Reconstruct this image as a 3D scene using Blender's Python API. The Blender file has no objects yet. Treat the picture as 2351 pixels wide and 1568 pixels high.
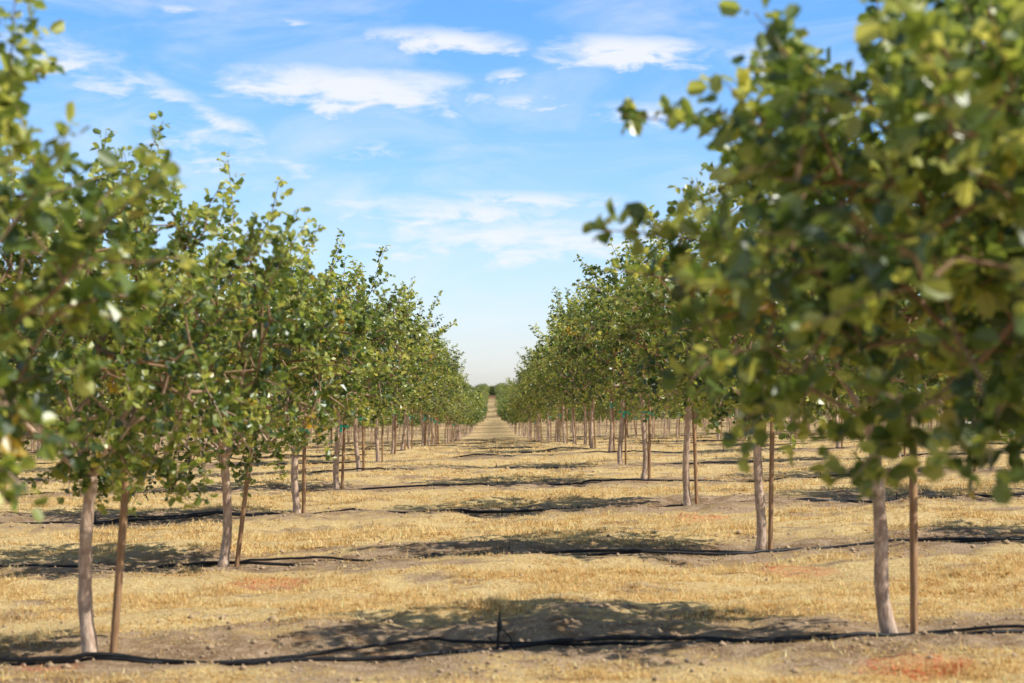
import bpy, math, random
import numpy as np
from mathutils import Vector

random.seed(5)
scene = bpy.context.scene
EYE = 1.65
XH = 2.6          # half spacing between tree columns
S = 6.0           # spacing between planting rows
D0 = 12.2         # first planting row
F = 4300.0        # pixels (2351 wide frame)

# ------------------------------------------------------------------ noise / terrain
_rng = np.random.default_rng(11)
_tab = _rng.random((256, 256))
def vnoise(x, y):
    x = np.asarray(x, float); y = np.asarray(y, float)
    xi = np.floor(x).astype(int); yi = np.floor(y).astype(int)
    fx = x - xi; fy = y - yi
    fx = fx*fx*(3-2*fx); fy = fy*fy*(3-2*fy)
    a = _tab[xi & 255, yi & 255]; b = _tab[(xi+1) & 255, yi & 255]
    c = _tab[xi & 255, (yi+1) & 255]; d = _tab[(xi+1) & 255, (yi+1) & 255]
    return (a*(1-fx)+b*fx)*(1-fy)+(c*(1-fx)+d*fx)*fy - 0.5

PD = np.array([-200, 0, 12.2, 18, 24, 30, 36, 42, 48, 60, 84, 108, 186, 264, 330, 400, 470, 540, 600, 900, 4000.])
PH = np.array([1.75, 1.72, 1.61, 1.51, 1.43, 1.39, 1.345, 1.34, 1.36, 1.53, 2.0, 2.5, 3.7, 4.3, 3.9, 2.1, 0.3, -0.9, -1.0, 6.0, 60.])
def hprof(y):
    y = np.asarray(y, float)
    w = 2.0 + np.abs(y)*0.05
    return (np.interp(y-w, PD, PH)+np.interp(y, PD, PH)*2+np.interp(y+w, PD, PH))/4
def ground(x, y):
    x = np.asarray(x, float); y = np.asarray(y, float)
    z = EYE - hprof(y) + 0.026*60*np.tanh(x/60.0)
    fade = np.clip(1.3 - np.abs(y)/90.0, 0.0, 1)
    dy = (y - D0 + S/2) % S - S/2
    z = z + fade*(0.12*vnoise(x*0.45+7, y*0.6+3) + 0.08*vnoise(x*1.7, y*2.1+9) + 0.05*vnoise(x*5.1+30, y*5.3))
    z = z + 0.05*np.exp(-((dy+0.55)/0.35)**2)*(0.6+1.2*vnoise(x*0.8+50, y*0.2)) - 0.04*np.exp(-((dy)/0.45)**2)
    return z
def gz(x, y): return float(ground(x, y))

# ------------------------------------------------------------------ node helpers
class NT:
    def __init__(s, tree): s.t = tree; s.n = tree.nodes; s.l = tree.links
    def new(s, typ, **kw):
        n = s.n.new(typ)
        for k, v in kw.items(): setattr(n, k, v)
        return n
    def put(s, sock, v):
        if isinstance(v, bpy.types.NodeSocket): s.l.new(v, sock)
        else: sock.default_value = v
    def m(s, op, a, b=None, c=None, clamp=False):
        n = s.n.new('ShaderNodeMath'); n.operation = op; n.use_clamp = clamp
        s.put(n.inputs[0], a)
        if b is not None: s.put(n.inputs[1], b)
        if c is not None: s.put(n.inputs[2], c)
        return n.outputs[0]
    def mix(s, f, a, b, blend='MIX'):
        n = s.n.new('ShaderNodeMix'); n.data_type = 'RGBA'; n.blend_type = blend
        s.put(n.inputs[0], f); s.put(n.inputs[6], a); s.put(n.inputs[7], b)
        return n.outputs[2]
    def ss(s, v, lo, hi):
        n = s.n.new('ShaderNodeMapRange'); n.interpolation_type = 'SMOOTHSTEP'
        s.put(n.inputs[0], v); n.inputs[1].default_value = lo; n.inputs[2].default_value = hi
        return n.outputs[0]
    def noise(s, vec, scale, detail=4, rough=0.55, dist=0.0):
        n = s.n.new('ShaderNodeTexNoise'); s.l.new(vec, n.inputs['Vector'])
        n.inputs['Scale'].default_value = scale; n.inputs['Detail'].default_value = detail
        n.inputs['Roughness'].default_value = rough; n.inputs['Distortion'].default_value = dist
        return n.outputs[0]
def mat(name):
    m = bpy.data.materials.new(name); m.use_nodes = True
    t = NT(m.node_tree); t.n.clear()
    out = t.new('ShaderNodeOutputMaterial')
    return m, t, out
def C(r, g, b): return (r, g, b, 1.0)

RED = [(2.67, 16.4, .42), (-2.0, 16.3, .5), (2.45, 10.9, .40), (2.5, 22.3, .45), (-2.75, 11.6, .25)]
def red_mask(t, sx, sy, nz):
    acc = None
    for (x, y, r) in RED:
        dx = t.m('MULTIPLY', t.m('SUBTRACT', sx, x), 1.0/r)
        dy = t.m('MULTIPLY', t.m('SUBTRACT', sy, y), 1.0/(r*0.9))
        q = t.m('ADD', t.m('MULTIPLY', dx, dx), t.m('MULTIPLY', dy, dy))
        v = t.m('SUBTRACT', 1.0, q, clamp=True)
        acc = v if acc is None else t.m('MAXIMUM', acc, v)
    return t.m('MULTIPLY', t.ss(acc, 0.0, 0.5), t.ss(nz, 0.47, 0.58))

# ---------------- ground material
gm, t, out = mat('dry_ground')
geo = t.new('ShaderNodeNewGeometry'); P = geo.outputs['Position']
sep = t.new('ShaderNodeSeparateXYZ'); t.l.new(P, sep.inputs[0]); sx, sy = sep.outputs[0], sep.outputs[1]
n1 = t.noise(P, 0.9, 5, .6); n2 = t.noise(P, 5.0, 5, .65); n3 = t.noise(P, 28.0, 4, .7); n4 = t.noise(P, 110.0, 2, .7)
mpp = t.new('ShaderNodeMapping'); mpp.inputs['Scale'].default_value = (.45, 1.3, 1); t.l.new(P, mpp.inputs[0])
npat = t.noise(mpp.outputs[0], 1.3, 5, .65)
fr = t.m('PINGPONG', t.m('ADD', t.m('SUBTRACT', sy, D0), 600.0), S/2)     # distance to row line
band = t.m('SUBTRACT', 1.0, t.ss(t.m('ADD', fr, t.m('MULTIPLY', t.m('SUBTRACT', n1, .5), 2.4)), 0.2, 1.7))
soilv = t.m('ADD', t.m('MULTIPLY', band, 0.34), t.m('ADD', t.m('MULTIPLY', n2, 0.65), t.m('MULTIPLY', n3, 0.45)))
soilv = t.m('ADD', soilv, t.m('MULTIPLY', t.ss(npat, .50, .64), .26))
soil = t.ss(soilv, 0.61, 0.83)
straw = t.mix(t.ss(n3, .33, .62), C(.74, .47, .17), C(1.0, .77, .38))
straw = t.mix(t.m('MULTIPLY', t.ss(n4, .54, .70), .55), straw, C(.40, .225, .08))
sc = t.mix(t.ss(n2, .35, .65), C(.32, .195, .105), C(.68, .48, .295))
sc = t.mix(t.m('MULTIPLY', t.ss(n4, .5, .66), .65), sc, C(.15, .088, .045))
sc = t.mix(t.m('MULTIPLY', t.ss(n3, .54, .68), .55), sc, C(.90, .72, .51))
col = t.mix(soil, straw, sc)
col = t.mix(t.m('MULTIPLY', t.ss(n1, .5, .72), .25), col, C(.52, .31, .13))
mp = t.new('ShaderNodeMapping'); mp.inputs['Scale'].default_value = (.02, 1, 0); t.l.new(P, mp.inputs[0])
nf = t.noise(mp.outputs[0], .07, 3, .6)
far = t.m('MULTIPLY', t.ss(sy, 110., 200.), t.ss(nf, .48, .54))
col = t.mix(t.m('MULTIPLY', far, .75), col, C(.27, .175, .085))  # shade stripes across the distant track, painted into the ground colour
hill = t.ss(sy, 480., 515.)
col = t.mix(hill, col, C(.30, .15, .08))
col = t.mix(t.m('MULTIPLY', red_mask(t, sx, sy, n3), .7), col, C(.80, .17, .07))
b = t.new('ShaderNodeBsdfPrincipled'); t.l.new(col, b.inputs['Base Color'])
b.inputs['Roughness'].default_value = .95; b.inputs['Specular IOR Level'].default_value = .1
bp = t.new('ShaderNodeBump'); bp.inputs['Strength'].default_value = 1.0; bp.inputs['Distance'].default_value = .04
t.l.new(t.m('ADD', t.m('MULTIPLY', n3, 1.0), t.m('MULTIPLY', n4, .5)), bp.inputs['Height'])
t.l.new(bp.outputs[0], b.inputs['Normal']); t.l.new(b.outputs[0], out.inputs[0])

# ---------------- grass material
grm, t, out = mat('straw')
at = t.new('ShaderNodeAttribute', attribute_name='Col')
geo = t.new('ShaderNodeNewGeometry'); P = geo.outputs['Position']
sep = t.new('ShaderNodeSeparateXYZ'); t.l.new(P, sep.inputs[0])
nz = t.noise(P, 28.0, 4, .7)
col = t.mix(t.m('MULTIPLY', red_mask(t, sep.outputs[0], sep.outputs[1], nz), .8), at.outputs[0], C(.80, .17, .07))
d = t.new('ShaderNodeBsdfDiffuse'); t.l.new(col, d.inputs[0])
tr = t.new('ShaderNodeBsdfTranslucent'); t.l.new(col, tr.inputs[0])
mx = t.new('ShaderNodeMixShader'); mx.inputs[0].default_value = .35
t.l.new(d.outputs[0], mx.inputs[1]); t.l.new(tr.outputs[0], mx.inputs[2]); t.l.new(mx.outputs[0], out.inputs[0])

# ---------------- leaf material
lm, t, out = mat('pistachio_leaf')
at = t.new('ShaderNodeAttribute', attribute_name='Col')
b = t.new('ShaderNodeBsdfPrincipled'); t.l.new(at.outputs[0], b.inputs['Base Color'])
b.inputs['Roughness'].default_value = .38; b.inputs['Specular IOR Level'].default_value = 1.0
hs = t.new('ShaderNodeHueSaturation'); hs.inputs['Hue'].default_value = .466; hs.inputs['Saturation'].default_value = 1.06
hs.inputs['Value'].default_value = 2.8; t.l.new(at.outputs[0], hs.inputs['Color'])
tr = t.new('ShaderNodeBsdfTranslucent'); t.l.new(hs.outputs[0], tr.inputs[0])
mx = t.new('ShaderNodeMixShader'); mx.inputs[0].default_value = .35
t.l.new(b.outputs[0], mx.inputs[1]); t.l.new(tr.outputs[0], mx.inputs[2]); t.l.new(mx.outputs[0], out.inputs[0])

# ---------------- bark
bm_, t, out = mat('pistachio_bark')
tc = t.new('ShaderNodeTexCoord'); O = tc.outputs['Object']
mp = t.new('ShaderNodeMapping'); mp.inputs['Scale'].default_value = (1, 1, .3); t.l.new(O, mp.inputs[0])
n1 = t.noise(mp.outputs[0], 40, 5, .65); n2 = t.noise(O, 7, 4, .6)
sp = t.new('ShaderNodeSeparateXYZ'); t.l.new(O, sp.inputs[0])
c1 = t.mix(t.ss(n1, .35, .65), C(.44, .295, .20), C(.78, .58, .42))
c1 = t.mix(t.m('MULTIPLY', t.ss(n2, .48, .62), .65), c1, C(.31, .205, .14))
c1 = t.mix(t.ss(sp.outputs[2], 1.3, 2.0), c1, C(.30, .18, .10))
b = t.new('ShaderNodeBsdfPrincipled'); t.l.new(c1, b.inputs['Base Color']); b.inputs['Roughness'].default_value = .85
bp = t.new('ShaderNodeBump'); bp.inputs['Strength'].default_value = .8; bp.inputs['Distance'].default_value = .015
t.l.new(n1, bp.inputs['Height']); t.l.new(bp.outputs[0], b.inputs['Normal']); t.l.new(b.outputs[0], out.inputs[0])

# ---------------- wood stake, tape, hose
wm, t, out = mat('stake_wood')
tc = t.new('ShaderNodeTexCoord'); mp = t.new('ShaderNodeMapping'); mp.inputs['Scale'].default_value = (1, 1, .06)
t.l.new(tc.outputs['Object'], mp.inputs[0]); n1 = t.noise(mp.outputs[0], 120, 4, .6)
n2 = t.noise(tc.outputs['Object'], 6, 3, .6)
c1 = t.mix(t.ss(n1, .35, .65), C(.26, .14, .06), C(.50, .29, .145))
c1 = t.mix(t.m('MULTIPLY', t.ss(n2, .45, .7), .5), c1, C(.33, .24, .17))
b = t.new('ShaderNodeBsdfPrincipled'); t.l.new(c1, b.inputs['Base Color']); b.inputs['Roughness'].default_value = .9
t.l.new(b.outputs[0], out.inputs[0])
def simple(name, c, r, spec=.5):
    m, t, out = mat(name)
    tc = t.new('ShaderNodeTexCoord'); n = t.noise(tc.outputs['Object'], 9, 4, .6)
    col = t.mix(t.ss(n, .35, .7), C(*c), C(*[min(1, v*1.5+.01) for v in c]))
    b = t.new('ShaderNodeBsdfPrincipled'); t.l.new(col, b.inputs['Base Color'])
    b.inputs['Roughness'].default_value = r; b.inputs['Specular IOR Level'].default_value = spec
    t.l.new(b.outputs[0], out.inputs[0]); return m
tm = simple('green_tape', (.01, .36, .22), .45)
hm = simple('black_polyethylene', (.010, .010, .011), .5, .35)

# ------------------------------------------------------------------ mesh helper
def make_mesh(name, V, faces_list, mats, fmat=None, vcol=None, smooth=None):
    me = bpy.data.meshes.new(name)
    V = np.asarray(V, np.float32)
    me.vertices.add(len(V)); me.vertices.foreach_set('co', V.ravel())
    loops = np.concatenate([f.ravel() for f in faces_list]).astype(np.int32)
    tot = np.concatenate([np.full(len(f), f.shape[1], np.int32) for f in faces_list])
    start = np.concatenate([[0], np.cumsum(tot)[:-1]]).astype(np.int32)
    me.loops.add(len(loops)); me.loops.foreach_set('vertex_index', loops)
    me.polygons.add(len(tot)); me.polygons.foreach_set('loop_start', start); me.polygons.foreach_set('loop_total', tot)
    if fmat is not None: me.polygons.foreach_set('material_index', np.asarray(fmat, np.int32))
    if smooth is not None: me.polygons.foreach_set('use_smooth', np.asarray(smooth, bool))
    for m in mats: me.materials.append(m)
    if vcol is not None:
        a = me.color_attributes.new('Col', 'FLOAT_COLOR', 'POINT')
        c = np.ones((len(V), 4), np.float32); c[:, :3] = vcol
        a.data.foreach_set('color', c.ravel())
    me.update(calc_edges=True); me.validate()
    return me
def add_obj(name, me, loc=(0, 0, 0), rot=(0, 0, 0), sc=(1, 1, 1)):
    o = bpy.data.objects.new(name, me); scene.collection.objects.link(o)
    o.location = loc; o.rotation_euler = rot; o.scale = sc; return o

def nrm(v): return v/np.maximum(np.linalg.norm(v, axis=-1, keepdims=True), 1e-9)

def tube_arrays(paths, sides):
    Vs = []; Fs = []; off = 0
    for pts, rad in paths:
        pts = np.asarray(pts, float); n = len(pts)
        tan = nrm(np.gradient(pts, axis=0))
        ref = np.array([0, 0, 1.]) if abs(tan[0][2]) < .8 else np.array([1., 0, 0])
        u = nrm(np.cross(tan, ref)); v = np.cross(tan, u)
        a = np.arange(sides)*2*math.pi/sides
        ring = pts[:, None, :] + np.asarray(rad)[:, None, None]*(np.cos(a)[None, :, None]*u[:, None, :] + np.sin(a)[None, :, None]*v[:, None, :])
        Vs.append(ring.reshape(-1, 3))
        i = np.arange(n-1)[:, None]*sides; j = np.arange(sides)[None, :]; j2 = (j+1) % sides
        q = np.stack([i+j, i+j2, i+sides+j2, i+sides+j], -1).reshape(-1, 4) + off
        Fs.append(q); off += n*sides
    return np.concatenate(Vs), np.concatenate(Fs)

# ------------------------------------------------------------------ tree builder
def leaf_colors(rng, n, shoot_tint):
    dark = np.array([.036, .074, .014]); mid = np.array([.135, .205, .034]); lite = np.array([.35, .39, .085])
    r = np.clip(rng.normal(0.46, .30, n) + shoot_tint, 0, 1.15)[:, None]
    c = np.where(r < .5, dark+(mid-dark)*r*2, mid+(lite-mid)*(r-.5)*2)
    return c
def build_tree(name, seed, fork=1.45, lean=(0, 0), R=1.62, zc=2.42, up=1.0, dn=1.15, NT_=370, leaf=.079,
               spacing=.029, bias=(0, 0), lod=0, trunk_r=.042, skirt=.25, longp=.22, wig=1.0):
    rng = np.random.default_rng(seed)
    nodes = []; parent = []
    L = np.array([lean[0], lean[1], 0.])
    nt = 15
    for i in range(nt):
        f = i/(nt-1)
        w = wig*np.array([math.sin(f*3.4+seed)*.045+math.sin(f*9+seed)*.012, math.cos(f*2.6+seed*2)*.04, 0])*math.sin(f*math.pi)
        nodes.append(np.array([0, 0, -.05+f*(fork+.05)]) + L*f**1.4 + w); parent.append(i-1)
    fk = nt-1; cen = np.array([bias[0]+lean[0]*.6, bias[1]+lean[1]*.6, zc])
    nl = 5; az0 = rng.random()*6.28
    for k in range(nl):
        a = az0+k*2*math.pi/nl+rng.normal(0, .2); p = fk
        pos = nodes[fk].copy(); el = rng.uniform(.45, 1.0)
        for s_ in range(4):
            dirv = np.array([math.cos(a)*math.cos(el), math.sin(a)*math.cos(el), math.sin(el)])
            pos = pos+dirv*rng.uniform(.17, .26); el += .08; a += rng.normal(0, .15)
            nodes.append(pos.copy()); parent.append(p); p = len(nodes)-1
    lobes = nrm(rng.normal(size=(11, 3))); la = rng.uniform(.05, .36, 11)
    tg = []
    while len(tg) < NT_:
        dv = nrm(rng.normal(size=3)); rr = rng.random()**(1/2.5)
        fac = .78+np.max(la*np.clip(lobes@dv, 0, 1)**5)
        h = up if dv[2] > 0 else dn
        q = np.array([dv[0]*R, dv[1]*R, dv[2]*h])*rr*fac
        p = cen+q
        rad = math.hypot(p[0]-nodes[fk][0], p[1]-nodes[fk][1])
        if p[2] < fork+.10-skirt*min(1, max(0, (rad-.25)/.5)): continue
        tg.append(p)
    tg = sorted(tg, key=lambda p: np.linalg.norm(p-nodes[fk]))
    shoots = []
    for p in tg:
        A = np.array(nodes[fk:]); dist = np.linalg.norm(A-p, axis=1)
        df = np.linalg.norm(A-nodes[fk], axis=1)
        cost = dist + .15*df + np.where(df > np.linalg.norm(p-nodes[fk]), 1.5, 0)
        i = int(np.argmin(cost))+fk
        if dist[i-fk] > .3:
            mid = (nodes[i]+p)/2 + np.array([0, 0, .03]) + rng.normal(0, .03, 3)
            nodes.append(mid); parent.append(i); i = len(nodes)-1
        nodes.append(p); parent.append(i); shoots.append(len(nodes)-1)
    N = len(nodes); cnt = np.zeros(N)
    for i in shoots: cnt[i] += 1
    for i in range(N-1, 0, -1): cnt[parent[i]] += max(cnt[i], 1) if parent[i] >= 0 else 0
    rad = .0040*np.maximum(cnt, 1)**.38
    rad[:] = np.minimum(rad, .030)
    for i in range(nt):
        f = i/(nt-1); rad[i] = trunk_r*(1.20-.30*f + .35*max(0, .12-f)/.12)*(1+.06*math.sin(i*2.3+seed))
    paths = [(np.array(nodes[:nt]), rad[:nt])]
    for i in range(nt, N):
        p = parent[i]
        r0 = min(rad[p], rad[i]*1.5) if p != fk else .030
        if lod > 0 and rad[i] < .012: continue
        paths.append((np.array([nodes[p], nodes[i]]), np.array([r0, rad[i]])))
    big = paths[:1]; small = paths[1:]
    V1, F1 = tube_arrays(big, 10 if lod == 0 else 5)
    LP = []; LA = []; LN = []; LS = []; LT = []
    sp = []
    for i in shoots:
        p = np.array(nodes[i]); o = p-cen; o[2] *= .8; on = o/max(np.linalg.norm(o), .2)
        hz = (p[2]-cen[2])/up
        upb = .75 if hz > .1 else (.25 if hz > -.4 else -.35)
        dv = nrm(on*.75+np.array([0, 0, upb])+rng.normal(0, .38, 3))
        ln = rng.uniform(.16, .40)
        if hz > .40 and rng.random() < longp: ln = rng.uniform(.40, .75); dv = nrm(dv+np.array([0, 0, .6]))
        if abs(hz) < .5 and rng.random() < .08: ln = rng.uniform(.45, .65)
        ns = 5; pts = [p]; dd = dv.copy()
        for s_ in range(ns-1):
            pts.append(pts[-1]+dd*ln/(ns-1)); dd = nrm(dd+rng.normal(0, .10, 3)+np.array([0, 0, .06 if hz > 0 else -.10]))
        pts = np.array(pts)
        sp.append((pts[[0, 2, 4]], np.array([.0048, .0036, .002])))
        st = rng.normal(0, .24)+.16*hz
        if rng.random() < .005: st = 5
        if lod == 0:
            m = max(5, int(ln/spacing)); f = np.linspace(.0, 1, m)
            q = np.stack([np.interp(f*(ns-1), np.arange(ns), pts[:, k]) for k in range(3)], 1)
            side = nrm(rng.normal(size=(m, 3))); side = nrm(side-(side@dv)[:, None]*dv*.6+dv*.25+np.array([0, 0, .1]))
            pet = q+side*rng.uniform(.02, .06, (m, 1))
            for j in range(3):
                if j == 0: a = side; pos = pet; s0 = 1.0
                else:
                    c = nrm(np.cross(side, nrm(rng.normal(size=(m, 3)))+np.array([0, 0, 1.2])))
                    a = nrm(side*.35+c*(1 if j == 1 else -1)); pos = q+(pet-q)*.65; s0 = .85
                a = nrm(a+rng.normal(0, .22, (m, 3)))
                nn = nrm(np.array([0, 0, .30])+on*.60+rng.normal(0, .55, (m, 3)))
                LP.append(pos); LA.append(a); LN.append(nn); LS.append(leaf*s0*rng.uniform(.55, 1.25, m)*(1-.30*f))
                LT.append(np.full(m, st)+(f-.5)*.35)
        else:
            m = 4 if lod == 1 else 1
            f = rng.uniform(.1, 1, m)
            q = np.stack([np.interp(f*(ns-1), np.arange(ns), pts[:, k]) for k in range(3)], 1)+rng.normal(0, .05, (m, 3))
            LP.append(q); LA.append(nrm(rng.normal(size=(m, 3)))); LN.append(nrm(np.array([0, 0, .5])+on*.5+rng.normal(0, .5, (m, 3))))
            LS.append(leaf*rng.uniform(.7, 1.2, m)); LT.append(np.full(m, st))
    if lod == 0: small = small+sp
    V2, F2 = tube_arrays(small, 5 if lod == 0 else 3)
    P_ = np.concatenate(LP); A = np.concatenate(LA); Nn = np.concatenate(LN); Sz = np.concatenate(LS)[:, None]; T = np.concatenate(LT)
    B = nrm(np.cross(A, Nn)); Nn = np.cross(B, A)
    n = len(P_); W = Sz*.80*rng.uniform(.85, 1.15, (n, 1)); fold = W*rng.uniform(.03, .20, (n, 1)); dr = -Sz*rng.uniform(0, .25, (n, 1))
    vs = np.stack([P_, P_+A*Sz*.26+B*W*.43+Nn*fold, P_+A*Sz*.76+B*W*.42+Nn*fold*.8, P_+A*Sz+Nn*dr,
                   P_+A*Sz*.76-B*W*.42+Nn*fold*.8, P_+A*Sz*.26-B*W*.43+Nn*fold], 1).reshape(-1, 3)
    base = np.arange(n)[:, None]*6
    F3 = np.concatenate([base+np.array([0, 3, 2, 1]), base+np.array([0, 5, 4, 3])])
    yel = T > 3; T = np.where(yel, 0, T)
    col = leaf_colors(rng, n, T)
    col[yel] = np.array([.46, .38, .05])*rng.uniform(.6, 1.1, (yel.sum(), 1))
    odd = rng.random(n) < .014; col[odd] = np.array([.38, .33, .06])
    col *= rng.uniform(.8, 1.2, (n, 1))
    col = np.repeat(col, 6, axis=0)
    V = np.concatenate([V1, V2, vs]); 
    Fa = np.concatenate([F1, F2+len(V1), F3+len(V1)+len(V2)])
    fmat = np.concatenate([np.zeros(len(F1)+len(F2)), np.ones(len(F3))])
    sm = fmat == 0
    vc = np.concatenate([np.full((len(V1)+len(V2), 3), .3), col])
    return V, Fa, fmat, vc, sm
def tree_mesh(name, **kw):
    V, Fa, fm, vc, sm = build_tree(name, **kw)
    return make_mesh(name, V, [Fa], [bm_, lm], fm, vc, sm)

# ------------------------------------------------------------------ ground sheet
def graded(a, b, step, far, g):
    xs = list(np.arange(a, b, step)); s = step; x = xs[-1]
    while x < far: s *= g; x += s; xs.append(x)
    return xs
xp = graded(0, 8.0, .085, 1800, 1.10); xs = np.array([-v for v in xp[:0:-1]]+xp)
yp = graded(9.0, 34.0, .085, 3500, 1.028)
ys = np.array(list(np.linspace(-60, 8.8, 50))+yp)
X, Y = np.meshgrid(xs, ys); Z = ground(X, Y)
nx, ny = len(xs), len(ys)
i = np.arange(ny-1)[:, None]*nx; j = np.arange(nx-1)[None, :]
q = np.stack([i+j, i+j+1, i+nx+j+1, i+nx+j], -1).reshape(-1, 4)
me = make_mesh('ground', np.stack([X, Y, Z], -1).reshape(-1, 3), [q], [gm], smooth=np.ones(len(q), bool))
add_obj('ground', me)

# ------------------------------------------------------------------ dry grass blades
rng = np.random.default_rng(77)
GV = []; GC = []
for (d1, d2, n, hs_, ws_) in [(9.2, 17, 78000, .66, 1.0), (17, 30, 60000, .74, 1.5), (30, 55, 36000, .8, 2.4), (55, 120, 22000, .9, 4.5)]:
    dd = rng.uniform(d1, d2, n); xx = rng.uniform(-1, 1, n)*(.30*dd+1.5)
    dy = np.abs((dd-D0+S/2) % S-S/2)
    dens = np.clip((dy+1.9*vnoise(xx*1.1, dd*1.1)-.5)/1.3, .05, 1)*np.clip(.55+2.0*vnoise(xx*1.5+9, dd*3.0)+.8*vnoise(xx*5, dd*7), .05, 1)
    k = rng.random(n) < dens; dd = dd[k]; xx = xx[k]; dens = dens[k]; n = len(dd)
    nb = 6
    X0 = np.repeat(xx, nb)+rng.normal(0, .028, n*nb); Y0 = np.repeat(dd, nb)+rng.normal(0, .028, n*nb)
    Z0 = ground(X0, Y0)-.005; N = n*nb
    h = rng.gamma(5, .0105, N)*hs_*(.5+.6*np.repeat(dens, nb)); a = rng.random(N)*6.28; ln = np.abs(rng.normal(.6, .6, N))*h
    flat = rng.random(N) < .55; h2 = np.where(flat, h*.25, h); ln = np.where(flat, h*1.9, ln)
    tip = np.stack([X0+np.cos(a)*ln, Y0+np.sin(a)*ln, Z0+h2+.006], 1)
    w = rng.uniform(.003, .0062, N)*ws_; b2 = np.where(flat, a+1.57, rng.random(N)*6.28)
    wx = np.cos(b2)*w; wy = np.sin(b2)*w
    zz = np.where(flat, Z0+.008, Z0)
    p1 = np.stack([X0-wx, Y0-wy, zz], 1); p2 = np.stack([X0+wx, Y0+wy, zz], 1)
    GV.append(np.stack([p1, p2, tip], 1).reshape(-1, 3))
    r = rng.random((N, 1)); c = np.array([.70, .44, .15])*(1-r)+np.array([1.12, .88, .47])*r
    c = c*np.repeat(rng.uniform(.78, 1.15, (n, 1)), nb, axis=0); GC.append(np.repeat(c, 3, axis=0))
V = np.concatenate(GV); c = np.minimum(np.concatenate(GC), .97)
me = make_mesh('dry_grass', V, [np.arange(len(V)).reshape(-1, 3)], [grm], vcol=c)
add_obj('dry_grass', me)

n = 14000; dd = rng.uniform(9.3, 40, n); row = np.round((dd-D0)/S)*S+D0
dd = row+rng.normal(0, .9, n); xx = rng.uniform(-1, 1, n)*(.3*dd+1); k = dd > 9; dd = dd[k]; xx = xx[k]; n = len(dd)
r = rng.gamma(2.0, .0045, n)[:, None]; oc = np.array([[1, 0, 0], [0, 1, 0], [-1, 0, 0], [0, -1, 0], [0, 0, .8], [0, 0, -.6]])
vs = (oc[None]*r[:, :, None]*rng.uniform(.6, 1.3, (n, 6, 1)))+np.stack([xx, dd, ground(xx, dd)+r[:, 0]*.2], 1)[:, None]
tri = np.array([[0, 1, 4], [1, 2, 4], [2, 3, 4], [3, 0, 4], [1, 0, 5], [2, 1, 5], [3, 2, 5], [0, 3, 5]])
F_ = (np.arange(n)[:, None, None]*6+tri[None]).reshape(-1, 3)
clm, t, out = mat('soil_clod'); g_ = t.new('ShaderNodeNewGeometry')
cc = t.mix(t.noise(g_.outputs['Position'], 14, 3), C(.20, .12, .06), C(.74, .55, .36))
b = t.new('ShaderNodeBsdfDiffuse'); t.l.new(cc, b.inputs[0]); t.l.new(b.outputs[0], out.inputs[0])
add_obj('soil_clods', make_mesh('soil_clods', vs.reshape(-1, 3), [F_], [clm]))

# ------------------------------------------------------------------ trees
custom = {
    ('L', -1): dict(seed=21, R=1.42, zc=2.22, up=1.15, dn=1.2, fork=1.3, leaf=.088, NT_=430),
    ('R', -1): dict(seed=35, R=2.18, zc=2.26, up=1.0, dn=.92, fork=1.45, leaf=.094, NT_=760, bias=(-.06, 0), longp=.34, skirt=.1),
    ('L', 0): dict(seed=3, R=1.52, zc=2.15, up=1.0, dn=1.1, fork=1.18, skirt=.2, NT_=380, longp=.3, wig=1.2),
    ('R', 0): dict(seed=4, R=1.50, zc=2.30, up=.85, fork=1.42, lean=(-.15, .0), skirt=.1, longp=.12, wig=1.6),
    ('L', 1): dict(seed=6, R=1.66, zc=2.12, up=.88, dn=1.3, fork=1.08, NT_=430, skirt=.3, longp=.15),
    ('R', 1): dict(seed=8, R=1.66, zc=2.30, up=.82, fork=1.40, skirt=.15, longp=.2),
}
gen = [tree_mesh('pistachio_tree_mesh', seed=100+k, R=1.68+.05*(k % 4), fork=1.36+.04*(k % 3), lean=(.06*((k % 3)-1), 0),
                 zc=2.34+.04*(k % 3), up=.96+.07*(k % 4), skirt=.14+.05*(k % 3)) for k in range(8)]

def stake_mesh(h=1.32, w=.019):
    V = []
    for z in (-.1, h*.5, h-.006, h):
        s = w*(.8 if z == h else 1)
        for (a, b_) in ((-1, -1), (1, -1), (1, 1), (-1, 1)): V.append((a*s, b_*s, z))
    F_ = []
    for r_ in range(3):
        for k in range(4): F_.append([r_*4+k, r_*4+(k+1) % 4, r_*4+4+(k+1) % 4, r_*4+4+k])
    F_.append([12, 13, 14, 15])
    return make_mesh('wooden_stake_mesh', V, [np.array(F_)], [wm])
stake_me = stake_mesh()
def tie_mesh(sep_):
    a = np.linspace(0, 2*math.pi, 17)
    V = []; F_ = []
    for z in (-.014, .014):
        for t_ in a[:-1]:
            V.append((-sep_/2+math.cos(t_)*(sep_/2+.045), math.sin(t_)*.058, z+.006*math.sin(t_*2)))
    for k in range(16): F_.append([k, (k+1) % 16, 16+(k+1) % 16, 16+k])
    o = len(V)
    V += [(-.07, -.062, .01), (-.035, -.064, .012), (-.035, -.08, -.11), (-.07, -.075, -.10), (-.03, -.064, .014), (.03, -.08, .0), (.07, -.085, -.035), (.06, -.085, -.06)]
    F_ += [[o, o+1, o+2, o+3], [o+4, o+5, o+6, o+7]]
    return make_mesh('tie_tape_mesh', V, [np.array(F_)], [tm])
tie_me = tie_mesh(.10)

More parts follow.
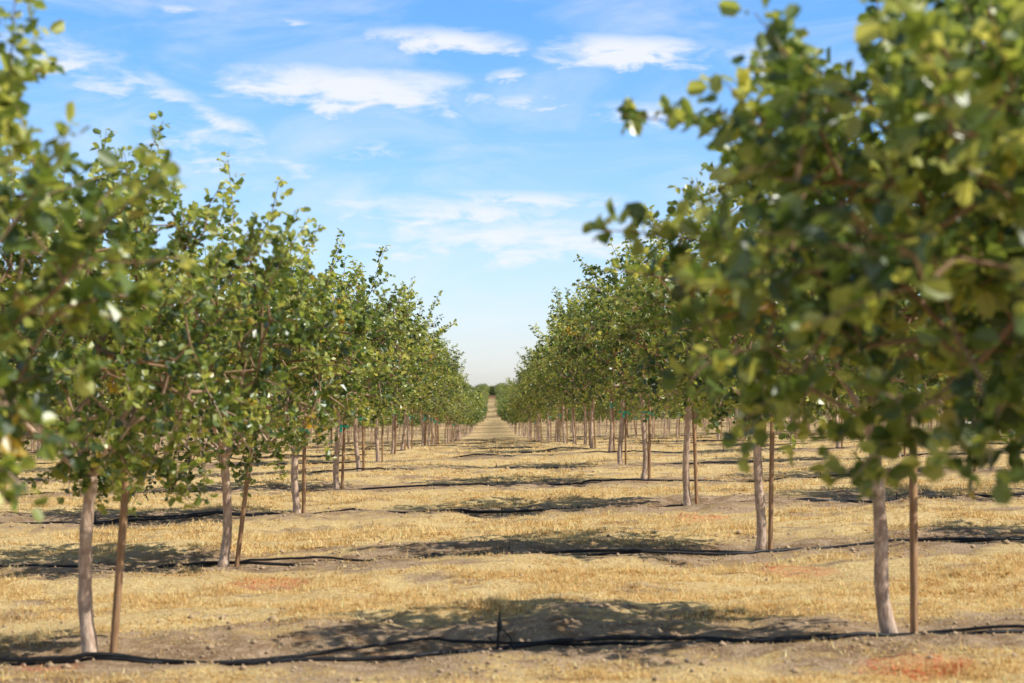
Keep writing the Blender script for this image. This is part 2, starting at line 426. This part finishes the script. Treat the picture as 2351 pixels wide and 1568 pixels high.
rr = random.Random(9)
def place_stake(x, y, dx, tilt_x, tilt_y, tie=True, h=1.0, dyv=-.02):
    s = add_obj('wooden_stake', stake_me, (x+dx, y+dyv, gz(x+dx, y)), (tilt_y, tilt_x, rr.uniform(-.4, .4)), (1, 1, h))
    if tie:
        o = bpy.data.objects.new('tie_tape', tie_me); scene.collection.objects.link(o)
        o.parent = s; o.location = (.01, 0, rr.uniform(1.02, 1.12))
        o.rotation_euler = (0, 0, -s.rotation_euler[2])

NNEAR = 19
for n in range(-1, NNEAR):
    y0 = D0+n*S
    half = .285*y0+5.5
    k = int(half//(2*XH))+1
    for c_ in range(-k-1, k+1):
        x0 = (2*c_+1)*XH
        if abs(x0) > half+1.0: continue
        side = 'R' if x0 > 0 else 'L'
        key = (side, n) if abs(x0) < 3 else None
        x = x0+(rr.gauss(0, .08) if n > 1 else 0); y = y0+(rr.gauss(0, .12) if n > 1 else 0)
        if n < 0 and abs(x0) > 3: continue
        tlt = (0, 0)
        if key in custom:
            me = tree_mesh('pistachio_tree_mesh', **custom[key]); rz = 0; sc = 1; vz = 1
        else:
            me = gen[rr.randrange(len(gen))]; rz = rr.uniform(0, 6.28); sc = rr.uniform(.93, 1.06); vz = rr.uniform(.95, 1.04)
            tlt = (rr.gauss(0, .02), rr.gauss(0, .025))
        add_obj('pistachio_tree', me, (x, y, gz(x, y)), (tlt[0], tlt[1], rz), (sc, sc, sc*vz))
        if key == ('L', 0): place_stake(x, y, .15, .075, 0, False)
        elif key == ('R', 0): place_stake(x, y, .14, .0, 0, False)
        elif key == ('L', 1): place_stake(x, y, .13, .12, 0, False, 1.08)
        elif n >= 0: place_stake(x, y, .085+rr.uniform(-.01, .03), rr.gauss(-.01, .03), rr.gauss(0, .02), rr.random() < .7, rr.uniform(1.0, 1.1))

lod1 = [build_tree('d', seed=300+k, lod=1, NT_=260, leaf=.18, R=1.88, up=1.1, zc=2.35) for k in range(4)]
lod2 = [build_tree('d', seed=320+k, lod=2, NT_=150, leaf=.38, R=1.78, up=1.1) for k in range(4)]
crest = [build_tree('d', seed=340+k, lod=1, NT_=300, leaf=.26, R=1.8, up=1.1, fork=.6, zc=1.7, dn=1.3, skirt=.3) for k in range(2)]
VV = []; FF = []; MM = []; CC = []; off = 0
def addfar(T, x, y, rz, sc, dz=0.0):
    global off
    V, Fa, fm, vc, sm = T
    c, s = math.cos(rz), math.sin(rz)
    W = np.stack([V[:, 0]*c-V[:, 1]*s, V[:, 0]*s+V[:, 1]*c, V[:, 2]], 1)*sc+np.array([x, y, gz(x, y)+dz])
    VV.append(W); FF.append(Fa+off); MM.append(fm); CC.append(vc*rr.uniform(.6, .92)); off += len(V)  # leaf colour darkened to stand in for self-shadow missing in distant crowns
for n in range(NNEAR, 88):
    y0 = D0+n*S; half = min(.285*y0+6, 150); k = int(half//(2*XH))+1
    for c_ in range(-k-1, k+1):
        x0 = (2*c_+1)*XH
        if abs(x0) > half: continue
        T = (lod1 if (n < 42 or abs(x0) < 14) else lod2)[rr.randrange(4)]
        addfar(T, x0+rr.gauss(0, .12), y0+rr.gauss(0, .15), rr.uniform(0, 6.28), rr.uniform(.92, 1.08))
for row_y in (552, 566):
    for k_ in range(-10, 11):
        addfar(crest[rr.randrange(2)], .8+k_*3.6+rr.uniform(-.3, .3)+(1.8 if row_y > 560 else 0), row_y+rr.uniform(-2, 2), rr.uniform(0, 6.28), 1.3, -.75)
me = make_mesh('distant_orchard_trees', np.concatenate(VV), [np.concatenate(FF)], [bm_, lm], np.concatenate(MM), np.concatenate(CC))
add_obj('distant_orchard_trees', me)

# ------------------------------------------------------------------ irrigation hoses and sprinklers
def hose_mesh(y0, n, ph, r, rise, half):
    xs_ = np.arange(-half, half, .10)
    yy = y0-.16+.20*np.sin(xs_*.9+ph)+.12*np.sin(xs_*2.1+ph*2)+.035*np.sin(xs_*5.3+ph*3)+rise
    zz = ground(xs_, yy)
    ker = np.ones(9)/9; zz = np.maximum(zz-r*.1, np.convolve(np.pad(zz, 4, 'edge'), ker, 'valid'))+r*.95+np.maximum(0, .045*np.sin(xs_*1.7+ph*1.7)-.008)
    return tube_arrays([(np.stack([xs_, yy, zz], 1), np.full(len(xs_), r))], 8)
for n in range(-1, 22):
    y0 = D0+n*S; half = .30*y0+6
    V, F_ = hose_mesh(y0, n, 2.2+n*1.3 if n else .2, .0150, -.08, half)
    if n < 3:
        V2, F2 = hose_mesh(y0, n, 1.1+n*1.9 if n else 1.3, .0115, .08, half)
        F_ = np.concatenate([F_, F2+len(V)]); V = np.concatenate([V, V2])
    add_obj('irrigation_hose', make_mesh('irrigation_hose', V, [F_], [hm], smooth=np.ones(len(F_), bool)))
    if n < 0: continue
    for xc in ([0] if n > 8 else [-2*XH, 0, 2*XH]):
        x = xc+.08+rr.uniform(-.09, .07); y = y0-.12+rr.uniform(-.06, .06); z = gz(x, y)
        tl = rr.uniform(-.04, .04)
        paths = [(np.array([[x, y, z-.05], [x+tl*.5, y, z+.10], [x+tl, y, z+.225]]), np.array([.009, .008, .007])),
                 (np.array([[x+tl-.004, y, z+.15], [x+tl, y, z+.165], [x+tl, y, z+.19], [x+tl+.002, y, z+.2]]), np.array([.009, .017, .016, .008])),
                 (np.array([[x+tl, y, z+.2], [x+tl, y, z+.245], [x+tl, y, z+.25]]), np.array([.005, .005, .014])),
                 (np.array([[x, y, z+.14], [x+.04, y+.02, z+.15], [x+.08, y+.03, z+.10], [x+.10, y+.02, z+.03], [x+.16, y, z+.015]]), np.full(5, .0050)),
                 (np.array([[x-.045, y, z+.11], [x, y, z+.085], [x+.02, y, z+.05]]), np.full(3, .007))]
        V, F_ = tube_arrays(paths, 7)
        sc_ = 1.15 if n == 0 else rr.uniform(.5, .72)
        o3 = np.array([x, y, z]); V = o3+(V-o3)*sc_
        add_obj('micro_sprinkler', make_mesh('micro_sprinkler', V, [F_], [hm], smooth=np.ones(len(F_), bool)))

# ------------------------------------------------------------------ sky
w = bpy.data.worlds.new('World'); scene.world = w; w.use_nodes = True
t = NT(w.node_tree); t.n.clear()
out = t.new('ShaderNodeOutputWorld'); bg = t.new('ShaderNodeBackground'); t.l.new(bg.outputs[0], out.inputs[0])
SUN_EL, SUN_AZ = math.radians(48), math.radians(108)
sky = t.new('ShaderNodeTexSky', sky_type='NISHITA'); sky.sun_disc = False
sky.sun_elevation = SUN_EL; sky.sun_rotation = SUN_AZ; sky.air_density = 1.0; sky.dust_density = .6; sky.ozone_density = 2.5
tc = t.new('ShaderNodeTexCoord'); G = tc.outputs['Generated']
sp = t.new('ShaderNodeSeparateXYZ'); t.l.new(G, sp.inputs[0])
u = t.m('ARCTAN2', sp.outputs[0], sp.outputs[1]); v = t.m('ARCSINE', sp.outputs[2])
cb = t.new('ShaderNodeCombineXYZ'); t.l.new(u, cb.inputs[0]); t.l.new(t.m('MULTIPLY', v, 3.2), cb.inputs[1])
nA = t.noise(cb.outputs[0], 34, 7, .64, .4); nB = t.noise(cb.outputs[0], 9, 5, .6, .8)
uw = t.m('ADD', u, t.m('MULTIPLY', t.m('SUBTRACT', nB, .5), .07)); vw = t.m('ADD', v, t.m('MULTIPLY', t.m('SUBTRACT', nA, .5), .020))
clouds = [(800, 203, 400, 74, 1.15, .05), (1000, 88, 220, 40, .95, .08), (1430, 115, 260, 56, 1.15, .03), (1770, 140, 145, 56, .95, 0),
          (1245, 228, 140, 38, .66, 0), (1490, 260, 200, 46, .68, .08), (1165, 168, 80, 24, .7, 0), (685, 57, 80, 20, .7, 0), (440, 255, 360, 44, .68, .42),
          (820, 335, 120, 46, .58, 0), (1060, 485, 460, 58, .78, .03), (1200, 545, 560, 90, .76, 0), (1180, 455, 340, 36, .70, .02),
          (130, 160, 260, 90, .62, .2), (520, 350, 300, 70, .62, .25), (420, 28, 110, 24, .6, 0), (2700, 300, 300, 60, .9, 0), (-400, 100, 260, 60, .9, 0)]
acc = None
for (px, py, hw, hh, s_, tl) in clouds:
    cx = math.atan((px-1130)/F); cy = math.atan((915-py)/F); a = hw/F; b_ = hh/F
    du = t.m('SUBTRACT', uw, cx); dv = t.m('ADD', t.m('SUBTRACT', vw, cy), t.m('MULTIPLY', du, math.tan(tl)))
    du = t.m('MULTIPLY', du, 1/a); dv = t.m('MULTIPLY', dv, 1/b_)
    q_ = t.m('SQRT', t.m('ADD', t.m('MULTIPLY', du, du), t.m('MULTIPLY', dv, dv)))
    val = t.m('MULTIPLY', t.m('SUBTRACT', 1.1, q_, clamp=True), s_)
    acc = val if acc is None else t.m('MAXIMUM', acc, val)
dens = t.m('MULTIPLY', t.ss(t.m('ADD', acc, t.m('MULTIPLY', t.m('SUBTRACT', nA, .5), 2.0)), .10, 1.04), t.ss(acc, 0.0, .35))
wisp = t.m('MULTIPLY', t.ss(nB, .38, .78), t.m('SUBTRACT', .46, t.m('MULTIPLY', t.ss(v, .2, .5), .34)))
dens = t.m('MAXIMUM', dens, wisp)
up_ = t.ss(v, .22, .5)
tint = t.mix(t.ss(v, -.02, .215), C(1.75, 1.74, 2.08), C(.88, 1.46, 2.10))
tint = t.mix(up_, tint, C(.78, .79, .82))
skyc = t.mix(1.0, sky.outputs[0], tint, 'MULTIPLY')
final = t.mix(t.m('MULTIPLY', dens, .92), skyc, C(9.4, 9.6, 10.0))
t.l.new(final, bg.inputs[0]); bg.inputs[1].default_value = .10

sun = bpy.data.lights.new('sun', 'SUN'); sun.energy = 5.0; sun.angle = math.radians(.53); sun.color = (1, .955, .87)
so = bpy.data.objects.new('sun', sun); scene.collection.objects.link(so)
Sv = Vector((math.cos(SUN_EL)*math.sin(SUN_AZ), math.cos(SUN_EL)*math.cos(SUN_AZ), math.sin(SUN_EL)))
so.rotation_euler = Sv.to_track_quat('Z', 'Y').to_euler(); so.location = (20, -10, 30)

# ------------------------------------------------------------------ camera
cam = bpy.data.cameras.new('camera'); co = bpy.data.objects.new('camera', cam); scene.collection.objects.link(co)
cam.sensor_width = 36; cam.lens = F/2351*36; cam.clip_start = .1; cam.clip_end = 8000
co.location = (0, 0, EYE)
co.rotation_euler = (math.radians(90)+math.atan(131/F), 0, -math.atan(45.5/F))
cam.dof.use_dof = True; cam.dof.focus_distance = 28; cam.dof.aperture_fstop = 2.7
scene.camera = co
scene.view_settings.view_transform = 'Standard'; scene.view_settings.look = 'None'; scene.view_settings.exposure = 0
